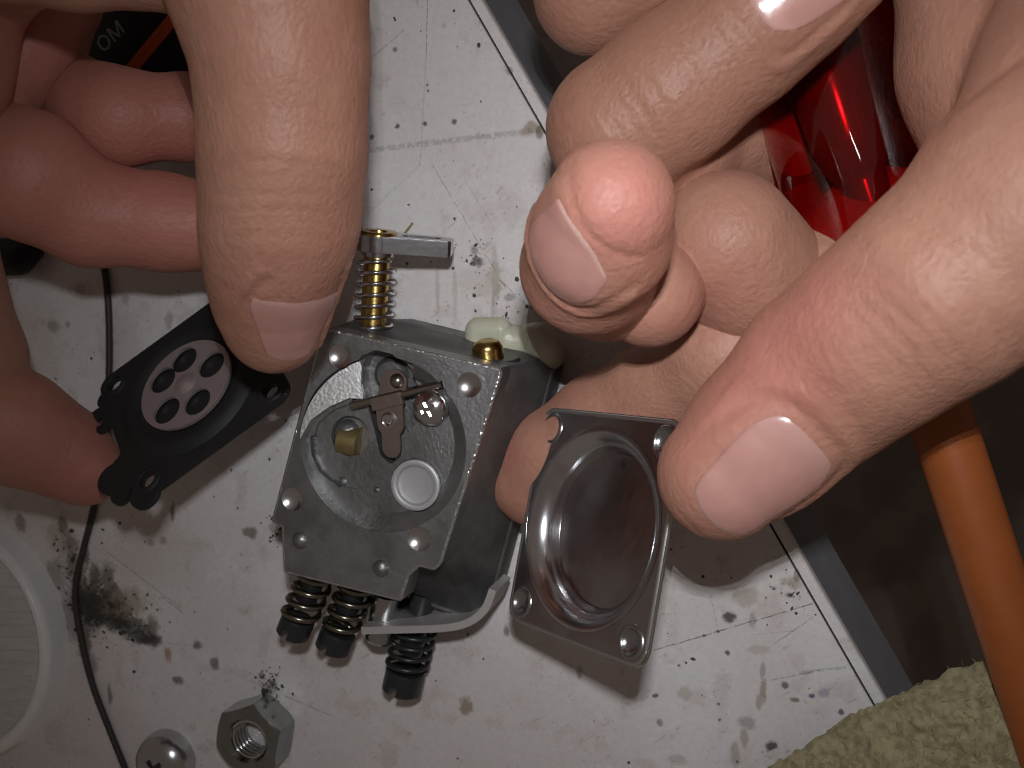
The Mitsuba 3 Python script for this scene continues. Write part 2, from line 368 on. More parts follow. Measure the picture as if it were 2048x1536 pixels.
# ------------------------------------------------------------------ carburettor (lying on the table, metering side up, face at z = 26)
H = 26.0
carb = thing('carburetor', 'small grey cast metal carburetor lying on the white table with its metering chamber open', 'carburetor')
xy = lambda px, py, h=H: at(px, py, h)[:2]
poly = lambda pts, h=H: sg.Polygon([xy(*p, h) for p in pts])
cpt = lambda px, py, h=H: tuple(float(t) for t in xy(px, py, h))
main = poly([(650, 655), (1000, 736), (1004, 747), (882, 1128), (868, 1142), (700, 1100), (562, 1054), (541, 1045), (640, 668)])
lug = poly([(562, 1046), (880, 1100), (818, 1151), (802, 1204), (566, 1146)])
facep = rounded(main.union(lug), .5)
u_ = (at(1000, 736, H) - at(650, 655, H)); u_ /= np.linalg.norm(u_)          # along the face's top edge
b_dir = np.cross([0, 0, 1], u_); b_dir = -b_dir if b_dir @ UP > 0 else b_dir    # towards the lower edge
rearp = rounded(sg.Polygon([tuple(np.array(q)) for q in main.exterior.coords[:-1]]), .5)
rear = rounded(sg.MultiPoint([tuple(xy(*p, 8)) for p in [(700, 640), (800, 640), (1095, 712), (1112, 735), (985, 1205), (955, 1240), (640, 1130)]]).convex_hull, 1.5)
front_pts = [(x, y, 20.5) for x, y in facep.convex_hull.exterior.coords]
body = m3.Manifold.hull_points(np.array([(x, y, 20.5) for x, y in main.exterior.coords] + [(x, y, 9.0) for x, y in rear.exterior.coords])) + prism(rear, 1.2, 9.0) + prism(rear.buffer(-2.5), 0.0, 1.4)
bodyf = plate(facep, 19.5, H, .45)
C0 = np.array(cpt(763, 890)); RC = 14.6


def ell(px, py, rx, ry, rot, h=H, n=48):
    """Ellipse with semi-axes in mm about a face pixel."""
    return sa.translate(sa.rotate(sa.scale(sg.Point(0, 0).buffer(1, quad_segs=n // 4), rx, ry), rot, origin=(0, 0)), *cpt(px, py, h))


edge_pts = [(603, 880), (920, 850), (745, 1068), (690, 735), (890, 760), (640, 1000), (860, 1030)]
E_ = np.array([cpt(*p) for p in edge_pts])
sol = np.linalg.lstsq(np.c_[2 * E_, np.ones(len(E_))], (E_ ** 2).sum(1), rcond=None)[0]
C0, RC = sol[:2], math.sqrt(sol[2] + sol[0] ** 2 + sol[1] ** 2)
chamber = sg.Point(*C0).buffer(RC, quad_segs=32)
plateau = poly([(618, 790), (700, 700), (830, 690), (880, 760), (893, 850), (888, 960), (850, 1040), (800, 1050), (700, 1010), (640, 960), (600, 900)]).intersection(chamber)
lobe = rounded(poly([(700, 806), (655, 822), (622, 850), (610, 890), (625, 935), (660, 975), (700, 985), (760, 950), (742, 900), (725, 850), (722, 808)]), 1.2)
pocket = rounded(poly([(712, 735), (722, 712), (750, 700), (785, 708), (812, 740), (832, 800), (822, 850), (800, 880), (795, 915), (770, 935), (748, 915), (738, 870), (722, 810), (712, 770)]), 1.0)
def cone_cut(dz=0.0, deep_=False):
    t = 3.0
    return m3.Manifold.cylinder(t * .8, RC - t, RC, 96).translate([C0[0], C0[1], H - .25 - t * .8 + dz]) + cyl(C0[0], C0[1], RC, H - .25 + dz - .01, H + 1 + dz, n=96)


cavity = cone_cut() + (cyl(C0[0], C0[1], RC, H - 2.65, H + 1, n=96) ^ prism(poly([(760, 888), (840, 690), (600, 640), (520, 900), (600, 1100), (690, 1110)]), H - 9, H + 2))
wedge = rounded(poly([(706, 716), (716, 760), (716, 800), (690, 798), (655, 814), (622, 840), (603, 880), (560, 880), (600, 700)]), .15)
cavity += prism(lobe, H - 3.7, H) + prism(pocket, H - 6.0, H)
cavity += prism(rounded(poly([(690, 800), (716, 796), (722, 820), (694, 824)]), .3), H - 4.2, H)          # pivot pin slots
cavity += prism(poly([(815, 775), (884, 762), (888, 778), (818, 795)]), H - 3.0, H)
x, y = cpt(683, 878); cavity += cyl(x, y, 3.7, H - 8, H)
x, y = cpt(667, 970); cavity += cyl(x, y, .9, H - 6, H)
x, y = cpt(742, 985); cavity += cyl(x, y, .55, H - 4, H)
x, y = cpt(822, 975); cavity += cyl(x, y, 4.75, H - 3.3, H)
x, y = cpt(800, 850); cavity += ball((x, y, H - 1.2), 1.6)
groove = sg.LineString([cpt(*p) for p in [(611, 880), (614, 915), (628, 945), (648, 962), (667, 970)]]).buffer(.45)
cavity += prism(groove, H - 4.6, H)
for p in ((680, 712), (938, 770), (585, 998), (838, 1078)):
    x, y = cpt(*p); cavity += ball((x, y, H + 1.9), 2.9) + cyl(x, y, .9, H - 5, H)
bodyf = bodyf - cavity
# tool marks and the flange under the face
bodyf += prism(main.buffer(-1.2), 19.0, 19.8)
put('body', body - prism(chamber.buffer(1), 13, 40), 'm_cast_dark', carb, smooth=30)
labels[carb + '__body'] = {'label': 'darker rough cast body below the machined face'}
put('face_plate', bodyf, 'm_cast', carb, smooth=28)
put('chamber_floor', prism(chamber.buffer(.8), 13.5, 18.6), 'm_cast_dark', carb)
wp = wedge.intersection(chamber.buffer(-.3)).difference(lobe.buffer(.1)).difference(pocket.buffer(.1))
wv, wf = tri(prism(wp, H - 3.4, H - .9)); wc = wv.mean(0); wc[2] = H
hv = (EYE - wc) / np.linalg.norm(EYE - wc) + (LAMP - wc) / np.linalg.norm(LAMP - wc); hv /= hv[2]
wv[:, 2] -= np.where(wv[:, 2] > H - 1.5, .46 * ((wv[:, 0] - wc[0]) * hv[0] + (wv[:, 1] - wc[1]) * hv[1]) + .25, 0)
put('brushed_ledge', (wv, wf), 'm_brushed', carb, smooth=False)
for p, r in (((600, 1081), 1.75), ((762, 1137), 1.75)):
    x, y = cpt(*p)
    put('locating_pin', moved(lathe([(0, .95), (.5, .9), (1.0, .68), (1.4, .35), (1.6, 0), (2.1, -.02), (2.1, -.4)]), frame((x, y, H + .02), (0, 0, 1))), 'm_cast', carb, smooth=50)
for p in ((680, 712), (938, 770), (585, 998), (838, 1078)):
    x, y = cpt(*p)
    dim = lathe([(0, 0)] + [(2.1 * t, .78 * t ** 2.2) for t in np.linspace(.1, 1, 9)], 40)
    put('screw_hole', moved(dim, frame((x, y, H - .80), (0, 0, 1))), 'm_dimple', carb, smooth=True)
x, y = cpt(822, 975)
put('welch_plug', moved(lathe([(0, -.1), (2.6, .05), (3.3, .25), (3.5, .75), (3.7, .95), (4.25, 1.0), (4.5, .85), (4.55, .2)], 64), frame((x, y, H - 2.7), (0, 0, 1))), 'm_plug', carb, smooth=40)
x, y = cpt(683, 878)
put('brass_jet', tube([at(684, 880, H - 6.0), at(722, 888, H - 6.0)], 3.0, 32), 'm_brass_dull', carb, smooth=35)
put('jet_dome', ball((*cpt(668, 876), H - 6.6), 2.7), 'm_cast', carb, smooth=True)
# metering lever on its pivot pin
pa, pb = at(702, 812, H - 2.0), at(884, 768, H - 2.0)
put('pivot_pin', tube([pa, pb], .75, 14), 'm_steel', carb)
lev = sg.LineString([cpt(*p) for p in [(778, 768), (770, 800)]]).buffer(2.45).union(sg.LineString([cpt(*p) for p in [(768, 812), (771, 850)]]).buffer(2.55)).union(sg.LineString([cpt(*p) for p in [(771, 855), (773, 900)]]).buffer(1.75))
lv = put('metering_lever', plate(rounded(lev, .3), H - 2.9, H - 2.1, .2), 'm_lever', carb)
sl = sg.LineString([cpt(736, 812), cpt(798, 797)]).buffer(1.1, cap_style='flat')
put('hinge', plate(sl, H - 2.6, H - 1.1, .3), 'm_lever', lv)
put('fork_rivet', moved(lathe([(0, 1.1), (.7, .95), (1.2, .5), (1.4, 0), (1.4, -.6)]), frame((*cpt(785, 764), H - 2.2), (0, 0, 1))), 'm_steel', lv, smooth=50)
put('spring_dimple', moved(lathe([(0, .35), (.5, .3), (.75, .6), (1.05, .72), (1.35, .5), (1.45, 0)]), frame((*cpt(769, 843), H - 2.15), (0, 0, 1))), 'm_bright', lv, smooth=40)
put('inlet_needle', moved(lathe([(0, .5), (2.4, .3), (3.3, -.6), (3.5, -1.6)]), frame((*cpt(757, 755), H - 5.4), (0, 0, 1))), 'm_cast', carb, smooth=40)
# pin retaining screw with a cross recess
sx, sy = cpt(855, 818)
hd = tri(lathe([(0, 1.35), (1.2, 1.25), (2.3, .85), (3.05, .2), (3.2, -.2), (3.2, -.8)], 40))
head = m3.Manifold.hull_points(hd[0]).translate([sx, sy, H - 1.2])
cr = (m3.Manifold.cube([2.8, .7, 1.6], True) + m3.Manifold.cube([.7, 2.8, 1.6], True)).rotate([0, 0, 28]).translate([sx, sy, H + .1])
put('retaining_screw', head - cr, 'm_bright', carb, smooth=40)
# throttle shaft, return spring and lever
CAMV = -FWD
s0, s1 = at(744, 690, 15), at(757, 478, 15)
sd = (s1 - s0) / np.linalg.norm(s1 - s0); SL = np.linalg.norm(s1 - s0)
sf = frame(s0, sd, RIGHT)
put('throttle_shaft', moved(lathe([(0, 0), (2.4, 0), (2.4, SL - 2.5), (1.9, SL - 1.2), (1.9, SL + 1.5), (0, SL + 1.5)], 32), sf), 'm_brass', carb)
put('shaft_spring', moved(tube(helix(3.35, (SL - 5) / 7.2, 6.8, 2.0, ph=.6), .38, 8), sf), 'm_bright', carb, smooth=True)
ax = RIGHT - sd * (RIGHT @ sd); ax /= np.linalg.norm(ax); ax = ax * math.cos(.05) - np.cross(sd, ax) * math.sin(.05)
lf2 = frame(s1, sd + .16 * CAMV, ax)
arm = sg.Point(0, 0).buffer(4.4, quad_segs=16).union(sg.Polygon([(0, -4.3), (13.2, -2.6), (13.6, -2.0), (13.6, 2.0), (13.2, 2.6), (0, 4.3)]))
arm = arm.difference(sg.LineString([(5.5, 0), (10.2, 0)]).buffer(1.1))
put('throttle_lever', moved(plate(rounded(arm, .4), -2.0, 1.0, .3), lf2), 'm_zinc', carb)
put('washer', moved(lathe([(1.5, 1.0), (1.5, 1.5), (3.2, 1.5), (3.4, 1.2), (3.4, 1.0)], 32), lf2), 'm_brass', carb)
put('collar', moved(lathe([(2.2, -3.0), (3.1, -3.0), (3.1, -1.95), (2.2, -1.95)], 32), lf2), 'm_zinc', carb)
# fuel inlet: brass stub and white plastic elbow
f0 = at(978, 722, 17); f1 = at(972, 672, 18)
fd = (f1 - f0) / np.linalg.norm(f1 - f0)
put('brass_fitting', moved(lathe([(0, 3.9), (1.4, 3.85), (2.2, 3.4), (2.75, 2.5), (2.75, -1.5), (0, -1.5)], 36), frame(f0, fd)), 'm_brass', carb, smooth=35)
put('fitting_flange', moved(plate(sa.scale(sg.Point(0, 0).buffer(1), 5.6, 3.2), -1.6, .3, .2), frame(f0, fd, RIGHT)), 'm_black_steel', carb)
pl0, pl1, pl2 = at(972, 672, 8), at(1040, 682, 7), at(1090, 690, 7)
elbow = m3.Manifold.batch_boolean([m3.Manifold.batch_hull([ball(at(958, 662, 9), 2.6), ball(at(1000, 660, 9), 2.4), ball(at(960, 690, 8), 3.0), ball(at(1000, 694, 8), 2.6)]),
                                   m3.Manifold.batch_hull([ball(at(1000, 674, 8), 2.9), ball(at(1075, 690, 7), 2.8)]),
                                   m3.Manifold.batch_hull([ball(at(1072, 680, 8), 3.3), ball(at(1096, 704, 8), 3.4), ball(at(1075, 690, 5), 3.6)])], m3.OpType.Add).refine_to_length(.7)
ev, ef = tri(elbow); em = trimesh.Trimesh(ev, ef); trimesh.smoothing.filter_taubin(em, iterations=12)
put('plastic_elbow', em, 'm_milky', carb, smooth=True)
# mixture screws with springs at the lower edge, slotted heads
def adjuster(p0, p1, h0, h1, rs, rw, turns, hr, hl, spring_m, rot, pitch=None):
    a, b = at(*p0, h0), at(*p1, h1)
    d = (b - a) / np.linalg.norm(b - a); L = np.linalg.norm(b - a)
    m = frame(a, d, [0, 0, 1])
    head = m3.Manifold.hull_points(tri(lathe([(0, 0), (hr - .3, 0), (hr, .3), (hr, hl - .4), (hr - .4, hl), (0, hl)], 32))[0]).translate([0, 0, L])
    slot = m3.Manifold.cube([2.4 * hr, .42 * hr, 4.2], True).rotate([0, 0, rot]).translate([0, 0, L + hl])
    k = put('adjusting_screw', moved(head - slot + m3.Manifold.cylinder(L + .2, hr * .62, hr * .62, 24).translate([0, 0, -4]), m), 'm_black_steel', carb)
    put('spring', moved(tube(helix(rs, (L - .3) / turns, turns, .2, ph=1.0), rw, 9), m), spring_m, k, smooth=True)


adjuster((640, 1130), (598, 1235), 16, 16, 3.3, .62, 4.2, 3.3, 4.0, 'm_spring', 8)
adjuster((722, 1150), (678, 1262), 13, 13, 3.3, .62, 4.4, 3.5, 4.2, 'm_spring', 12)
adjuster((838, 1225), (812, 1340), 9, 9, 3.9, .5, 5.5, 3.9, 4.6, 'm_black_steel', 10)
# bent steel lever plate at the lower edge, with its boss
path = spline([at(722, 1262, 17), at(800, 1260, 17), at(885, 1257, 17), at(935, 1246, 17), at(968, 1220, 17), at(985, 1180, 17)], 8)[:, :2]
br = sg.LineString(path).buffer(.72, cap_style='flat')
put('choke_lever', plate(br, 7, 17, .25), 'm_plate', carb, smooth=35)
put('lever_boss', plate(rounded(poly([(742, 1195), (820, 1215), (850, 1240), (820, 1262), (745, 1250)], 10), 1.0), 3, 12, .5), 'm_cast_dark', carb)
put('boss_stud', moved(lathe([(0, 0), (2.8, 0), (2.8, 9), (2.3, 9.6), (0, 9.6)], 28), frame(at(775, 1190, 11), b_dir)), 'm_zinc', carb)
wa, wb = at(1004, 747, H), at(882, 1128, H); ra, rb = at(1112, 735, 8), at(985, 1205, 8)
wa[2] = wb[2] = 20.5; ra[2] = rb[2] = 9.0
wn = np.cross(wb - wa, ra - wa); wn = wn / np.linalg.norm(wn); wn = wn if wn @ RIGHT > 0 else -wn
dv_ = deep(1001, 1035, 100) - EYE; pc = EYE + dv_ * (((wa - EYE) @ wn) / (dv_ @ wn))
put('port', moved(lathe([(0, .12), (2.9, .12), (3.2, .35), (3.7, .35), (4.0, .1), (4.0, -1)], 36), frame(pc, wn)), 'm_black', carb)

# ------------------------------------------------------------------ metering cover held in the right hand (seen from its hollow side)
q = [deep(1100, 822, 183), deep(1000, 1225, 183), deep(1262, 1340, 155), deep(1398, 838, 153)]
ctr = sum(q) / 4
ex = (q[3] - q[0]) + (q[2] - q[1]); ex /= np.linalg.norm(ex)
ey = (q[0] - q[1]) + (q[3] - q[2]); ey -= ex * (ey @ ex); ey /= np.linalg.norm(ey)
ez = np.cross(ex, ey)
cw, ch = (np.linalg.norm(q[3] - q[0]) + np.linalg.norm(q[2] - q[1])) / 2, (np.linalg.norm(q[0] - q[1]) + np.linalg.norm(q[3] - q[2])) / 2
cf = np.eye(4); cf[:3, 0], cf[:3, 1], cf[:3, 2], cf[:3, 3] = ex, ey, ez, ctr
cover = thing('metering_cover', 'square zinc plated metering cover with a round hollow held between thumb and finger', 'cover')
sq = sg.box(-cw / 2, -ch / 2, cw / 2, ch / 2)
sq = rounded(sq, 3.2)
rd = 15.6
holes = [(sx_ * (cw / 2 - 3.6), sy_ * (ch / 2 - 3.6)) for sx_ in (-1, 1) for sy_ in (-1, 1)]
flat = sq.difference(sg.Point(0, 0).buffer(rd + .8, quad_segs=32))
for hx, hy in holes: flat = flat.difference(sg.Point(hx, hy).buffer(2.0, quad_segs=10))
put('plate', moved(plate(flat, -1.0, 0, .3), cf), 'm_cover', cover, smooth=35)
lipr = [(rd + .85 - 3.7 * math.sin(t), -4.1 * (1 - math.cos(t))) for t in np.linspace(0, 1.45, 14)] + [(rd - 3.05, -4.1), (0, -4.1)]
dish = [(r, z) for r, z in lipr] + [(0, -4.9), (rd - 3, -4.9), (rd - 1.4, -4.2), (rd - .2, -1.8), (rd + .85, -.95)]
dv = lathe(lipr[:-1] + [(rd - 3.05, -4.9), (rd - 1.4, -4.2), (rd - .2, -1.8), (rd + .85, -.95)], 96)
put('dish', moved((dv[0], dv[1][:, ::-1]), cf), 'm_dish', cover, smooth=35)
put('dish_floor', moved(lathe([(0, -4.45), (rd - 3.05, -4.45), (rd - 3.05, -4.12), (rd - 3.3, -4.06), (0, -4.06)], 96), cf), 'm_cover', cover, smooth=35)
for hx, hy in holes:
    rim = lathe([(0, -.75), (1.0, -.68), (1.6, -.45), (1.95, .02), (2.1, .28), (2.35, .33), (2.6, .2), (2.75, -.02)], 32)
    m = cf @ np.array([[1, 0, 0, hx], [0, 1, 0, hy], [0, 0, 1, 0], [0, 0, 0, 1.0]])
    put('hole_rim', moved(rim, m), 'm_zinc', cover, smooth=50)
def bead(poly_, z, r, mat=None, n=7):
    c_ = np.array(poly_.buffer(-r * .9).exterior.coords)[:-1]
    c_ = np.vstack([c_, c_[:1]]); seg = np.r_[0, np.cumsum(np.linalg.norm(np.diff(c_, axis=0), axis=1))]
    t_ = np.arange(0, seg[-1], .7); P_ = np.c_[np.interp(t_, seg, c_[:, 0]), np.interp(t_, seg, c_[:, 1]), np.full(len(t_), z)]
    k_ = np.vstack([P_, P_[:2]])
    return tube(k_ if mat is None else moved((k_, np.zeros((0, 3), int)), mat)[0], r, n + 3)


put('rolled_edge', bead(sq, -.5, .58, cf), 'm_rim', cover, smooth=True)
put('edge_bead', bead(facep, H - .42, .44), 'm_worn', carb, smooth=True)
put('body_edge', bead(rear, 9.0, .9), 'm_cast', carb, smooth=True)
put('vent_hole', moved(lathe([(0, .06), (.5, .06), (.7, 0)], 16), cf @ np.array([[1, 0, 0, 1.2], [0, 1, 0, 11.0], [0, 0, 1, -4.04], [0, 0, 0, 1.0]])), 'm_black', cover)

# ------------------------------------------------------------------ rubber diaphragm held in the left hand
d0, d1, d2, d3 = deep(240, 765, 203), deep(465, 602, 203), deep(525, 797, 186), deep(300, 960, 186)
dc = (d0 + d1 + d2 + d3) / 4
e1 = (d1 - d0) + (d2 - d3); e1 /= np.linalg.norm(e1)
e2 = (d0 - d3) + (d1 - d2); e2 -= e1 * (e2 @ e1); e2 /= np.linalg.norm(e2)
df = np.eye(4); df[:3, 0], df[:3, 1], df[:3, 2], df[:3, 3] = e1, e2, np.cross(e1, e2), dc
hw, hh = np.linalg.norm(d1 - d0) / 2, np.linalg.norm(d0 - d3) / 2
dia = thing('diaphragm', 'black rubber carburetor diaphragm with a drilled silver disc pinched in the left hand', 'diaphragm')
gas = rounded(sg.box(-hw - 3.3, -hh - 3.3, hw + 3.3, hh + 3.3), 3.0)


def loc(px, py):
    """Where a photograph pixel meets the diaphragm's plane, in its own axes."""
    dvec = deep(px, py, 100) - EYE; t = ((dc - EYE) @ df[:3, 2]) / (dvec @ df[:3, 2])
    p = EYE + dvec * t - dc
    return float(p @ e1), float(p @ e2)


for px, py, r in ((198, 842, 2.9), (226, 958, 3.1), (243, 988, 2.1), (290, 988, 2.9), (214, 800, 2.0)):
    gas = gas.union(sg.Point(*loc(px, py)).buffer(r)).union(sg.LineString([loc(px, py), (np.array(loc(px, py)) * .8)]).buffer(r * .8))
for hx, hy in ((-hw, hh), (hw, hh), (hw, -hh), (-hw, -hh)): gas = gas.difference(sg.Point(hx, hy).buffer(1.55))
gas = gas.difference(sg.Point(*loc(200, 846)).buffer(.9))
put('gasket', moved(plate(gas, -.9, .5, .25), df), 'm_rubber', dia, smooth=35)
put('convolution', moved(lathe([(14.6, .45), (13.9, 1.1), (12.9, 1.75), (11.8, 1.7), (11.0, 1.1), (10.4, .75), (9.0, .7), (0, .7)], 64), df), 'm_rubber', dia, smooth=50)
for hx, hy in ((-hw, hh), (hw, hh), (hw, -hh), (-hw, -hh)):
    put('hole_collar', moved(lathe([(1.55, -.9), (1.55, .6), (1.75, .8), (2.4, .8), (2.7, .5)], 28), df @ np.array([[1, 0, 0, hx], [0, 1, 0, hy], [0, 0, 1, 0], [0, 0, 0, 1.0]])), 'm_rubber', dia, smooth=50)
dcx, dcy = loc(383, 778)
disc = sg.Point(0, 0).buffer(9.6, quad_segs=24)
pent = [np.array(loc(*p)) - (dcx, dcy) for p in ((380, 721), (432, 742), (334, 770), (347, 830), (407, 814))]
for p in pent: disc = disc.difference(sg.Point(*(p / np.linalg.norm(p) * 5.9)).buffer(2.75, quad_segs=12))
dm = df @ np.array([[1, 0, 0, dcx], [0, 1, 0, dcy], [0, 0, 1, 0], [0, 0, 0, 1.0]])
put('disc', moved(plate(disc, 1.2, 2.0, .18), dm), 'm_alu', dia, smooth=35)
labels[dia + '__disc'] = {'label': 'silver disc with five round holes'}
put('rivet', moved(lathe([(0, 2.75), (.7, 2.68), (1.3, 2.45), (1.9, 2.15), (2.3, 2.02), (2.4, 1.9)], 28), dm), 'm_alu', dia, smooth=60)


# ------------------------------------------------------------------ hands: one skin each, from a distance field
def sdf_of(chains):
    """Chains are lists of (point, radius) joined smoothly; each joins the rest with its own softness k."""
    def fn(p):
        p = p.astype(np.float32); d = None
        for k, ki, pts in chains:
            c = None
            for (a, ra), (b, rb) in zip(pts[:-1], pts[1:]):
                a32, ba = a.astype(np.float32), (b - a).astype(np.float32)
                q_ = p - a32
                t = np.clip(q_ @ ba / (ba @ ba), 0, 1)
                e = np.sqrt(((q_ - t[:, None] * ba) ** 2).sum(1)) - (ra + (rb - ra) * t)
                c = e if c is None else smin(c, e, ki)
            d = c if d is None else smin(d, c, k)
        return d
    return fn


def smin(a, b, k):
    h = np.maximum(k - np.abs(a - b), 0) / k
    return np.minimum(a, b) - h * h * k * .25


def grad(fn, p, e=.15):
    g = np.stack([fn(p + e * np.eye(3)[k]) - fn(p - e * np.eye(3)[k]) for k in range(3)], 1)
    return g / np.maximum(np.linalg.norm(g, axis=1, keepdims=True), 1e-6)


def surface(fn, lo, hi, s):
    """Surface nets of fn = 0."""
    n = np.ceil((hi - lo) / s).astype(int) + 1
    ax_ = [lo[k] + s * np.arange(n[k]) for k in range(3)]
    V = np.empty(n, np.float32)
    for i in range(0, n[0], 8):
        g = np.stack(np.meshgrid(ax_[0][i:i + 8], ax_[1], ax_[2], indexing='ij'), -1)
        V[i:i + 8] = fn(g.reshape(-1, 3)).reshape(g.shape[:3])
    ins = V < 0
    acc = np.zeros((*(n - 1), 3), np.float32); cnt = np.zeros(n - 1, np.float32)
    for k in range(3):
        sl = lambda a, b: tuple(slice(a, b if b else None) if q_ == k else slice(None) for q_ in range(3))
        A, B = V[sl(0, -1)], V[sl(1, None)]
        cross = (A < 0) != (B < 0)
        idx = np.argwhere(cross)
        t = (A[cross] / (A[cross] - B[cross]))
        pos = idx.astype(np.float32); pos[:, k] += t
        o = [q_ for q_ in range(3) if q_ != k]
        for da in (0, -1):
            for db in (0, -1):
                c = idx.copy(); c[:, o[0]] += da; c[:, o[1]] += db
                ok = ((c >= 0) & (c < n - 1)).all(1)
                np.add.at(acc, tuple(c[ok].T), pos[ok]); np.add.at(cnt, tuple(c[ok].T), 1)
    used = cnt > 0
    ids = np.full(n - 1, -1); ids[used] = np.arange(used.sum())
    verts = lo + s * acc[used] / cnt[used][:, None]
    faces = []
    for k in range(3):
        sl = lambda a, b: tuple(slice(a, b if b else None) if q_ == k else slice(None) for q_ in range(3))
        A, B = ins[sl(0, -1)], ins[sl(1, None)]
        o = [(k + 1) % 3, (k + 2) % 3]
        for flip in (0, 1):
            idx = np.argwhere((A & ~B) if not flip else (~A & B))
            ok = (idx[:, o[0]] > 0) & (idx[:, o[1]] > 0) & (idx[:, o[0]] < n[o[0]] - 1) & (idx[:, o[1]] < n[o[1]] - 1)
            idx = idx[ok]
            def g(da, db):
                c = idx.copy(); c[:, o[0]] += da; c[:, o[1]] += db
                return ids[tuple(c.T)]
            qd = np.stack([g(-1, -1), g(0, -1), g(0, 0), g(-1, 0)], 1)
            if flip: qd = qd[:, ::-1]
            faces.append(qd)
    qd = np.vstack(faces)
    return verts, np.vstack([qd[:, [0, 1, 2]], qd[:, [0, 2, 3]]])


def J(px, py, d, r):
    return deep(px, py, d), float(r)


def nail(fn, hand, c, tdir, face, L, W, bsdf_='m_nail', thick=.15, free=0.0):
    """A nail: a patch laid on the finger about c; tdir runs to the fingertip, face points out of it."""
    face = face / np.linalg.norm(face)
    for _ in range(8): c = c - face * float(np.clip(fn(c[None])[0], -2, 2)) * .8
    t = tdir - face * (tdir @ face); t /= np.linalg.norm(t); s = np.cross(face, t)
    nu, nv = 33, 25
    vv, rim, aa = [], [], []
    for i in range(nu):
        for j in range(nv):
            a, b = -1 + 2 * i / (nu - 1), -1 + 2 * j / (nv - 1)
            # squircle outline: straight sides, rounded root, gently curved tip
            x_ = a * (1 - .42 * b ** 4 - .04 * b * b if a < 0 else 1 - .22 * b * b); y_ = b * (1 - .22 * max(-a, 0) ** 3 - .12 * max(a, 0) ** 4)
            vv.append(c + t * x_ * L / 2 + s * y_ * W / 2 + face * 9)
            rim.append(max(abs(a), abs(b))); aa.append(a)
    p = np.array(vv) - face * 9; rim = np.array(rim)
    for _ in range(8):
        p = p - grad(fn, p) * np.clip(fn(p), -1.5, 1.5)[:, None]
    g = grad(fn, p)
    lift = thick * np.where(rim > .999, -2.0, np.where(rim > .93, -.1, np.where(rim > .84, .7, 1.0)))
    p = p + g * lift[:, None]
    f = []
    for i in range(nu - 1):
        for j in range(nv - 1):
            A = i * nv + j; f += [(A, A + nv, A + nv + 1), (A, A + nv + 1, A + 1)]
    f = np.array(f)
    nn = np.cross(p[f[0, 1]] - p[f[0, 0]], p[f[0, 2]] - p[f[0, 0]])
    if nn @ face < 0: f = f[:, ::-1]
    aa = np.array(aa)[:, None]; n0 = meshkit.fbm(p * .5, 2, 3)[:, None]
    nc = np.array([.40, .205, .170]) * (.92 + .16 * n0) * (1 - .12 * np.clip(np.array(rim)[:, None] - .8, 0, .2) / .2)
    nc = nc + (np.array([.44, .27, .23]) - nc) * np.clip((-aa - .55) / .3, 0, 1) * .5 + (np.array([.46, .33, .28]) - nc) * np.clip((aa - .80) / .1, 0, 1) * .6
    put('nail', (p, f), bsdf_, hand, smooth=True, color=np.clip(nc, 0, 1))
    return c, t, s, face, L, W


def hand(key, groups, flush_dim, creases, nails, step):
    """One skin: each group of chains is meshed and creased on its own, then all are united, so that skin meets skin in sharp folds."""
    solid = None
    for chains in groups:
        fn = sdf_of(chains)
        pts = np.array([p for _, _, c in chains for p, r in c]); rr = max(r for _, _, c in chains for p, r in c)
        v, f = surface(fn, pts.min(0) - rr - 2, pts.max(0) + rr + 2, step)
        v = v - grad(fn, v) * np.clip(fn(v), -.25, .25)[:, None]
        g = grad(fn, v)
        disp = .14 * (meshkit.fbm(v * .35, 3, 5) - .5)
        for (c, ax_, L, dep, wd) in creases:       # skin folds: grooves across the finger
            d_ = v - c; a_ = ax_ / np.linalg.norm(ax_)
            al = d_ @ a_ + .5 * (meshkit.fbm(v * .5, 2, 9) - .5)
            pr = np.linalg.norm(d_ - (d_ @ a_)[:, None] * a_, axis=1)
            disp -= dep * np.exp(-(al / wd) ** 2) * np.exp(-(pr / L) ** 4)
        for (c, t, s, fc, L, W) in nails:          # nail bed: skin sinks round the nail, its fold stands up
            d_ = v - c; a_, b_ = (d_ @ t) / (L / 2), (d_ @ s) / (W / 2); up_ = d_ @ fc
            rr_ = (np.abs(a_) ** 5 + np.abs(b_) ** 5) ** .2
            near = ((up_ > -6) & (up_ < 6)) * smooth01(g @ fc, -.1, .5)
            disp += near * (-.30 * np.exp(-((rr_ - 1.0) / .07) ** 2) + .30 * np.exp(-((rr_ - 1.15) / .10) ** 2) * (1 - smooth01(a_, .3, .9)))
        v = v + g * disp[:, None]
        m = m3.Manifold(m3.Mesh(v.astype(np.float32), f.astype(np.uint32)))
        if m.status() != m3.Error.NoError:
            print('hand part is not a solid:', m.status())
        solid = m if solid is None else solid + m
    v, f = tri(solid)
    sm = trimesh.graph.smooth_shade(trimesh.Trimesh(v, f, process=False), angle=math.radians(50), facet_minarea=None)
    v, f = np.array(sm.vertices), np.array(sm.faces)
    base = np.array([.345, .172, .118])
    n1, n2 = meshkit.fbm(v * .16, 3, 2)[:, None], meshkit.fbm(v * .9, 2, 4)[:, None]
    col = base * (1 + .24 * (n1 - .5)) * (1 + .14 * (n2 - .5)) * np.where([True, False, False], 1.0, 1 + .14 * (n1 - .5))
    for c, r, amt, *hue in flush_dim:                   # flushed fingertips; darker splats paint weaker light into the skin colour
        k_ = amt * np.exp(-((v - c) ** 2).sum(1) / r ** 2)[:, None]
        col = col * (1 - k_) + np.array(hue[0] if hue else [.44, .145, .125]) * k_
    put_key = number(key)
    scene[put_key] = mikit.ply((v * MM, f), 'm_skin', True, color=np.clip(col, 0, 1))
    return put_key


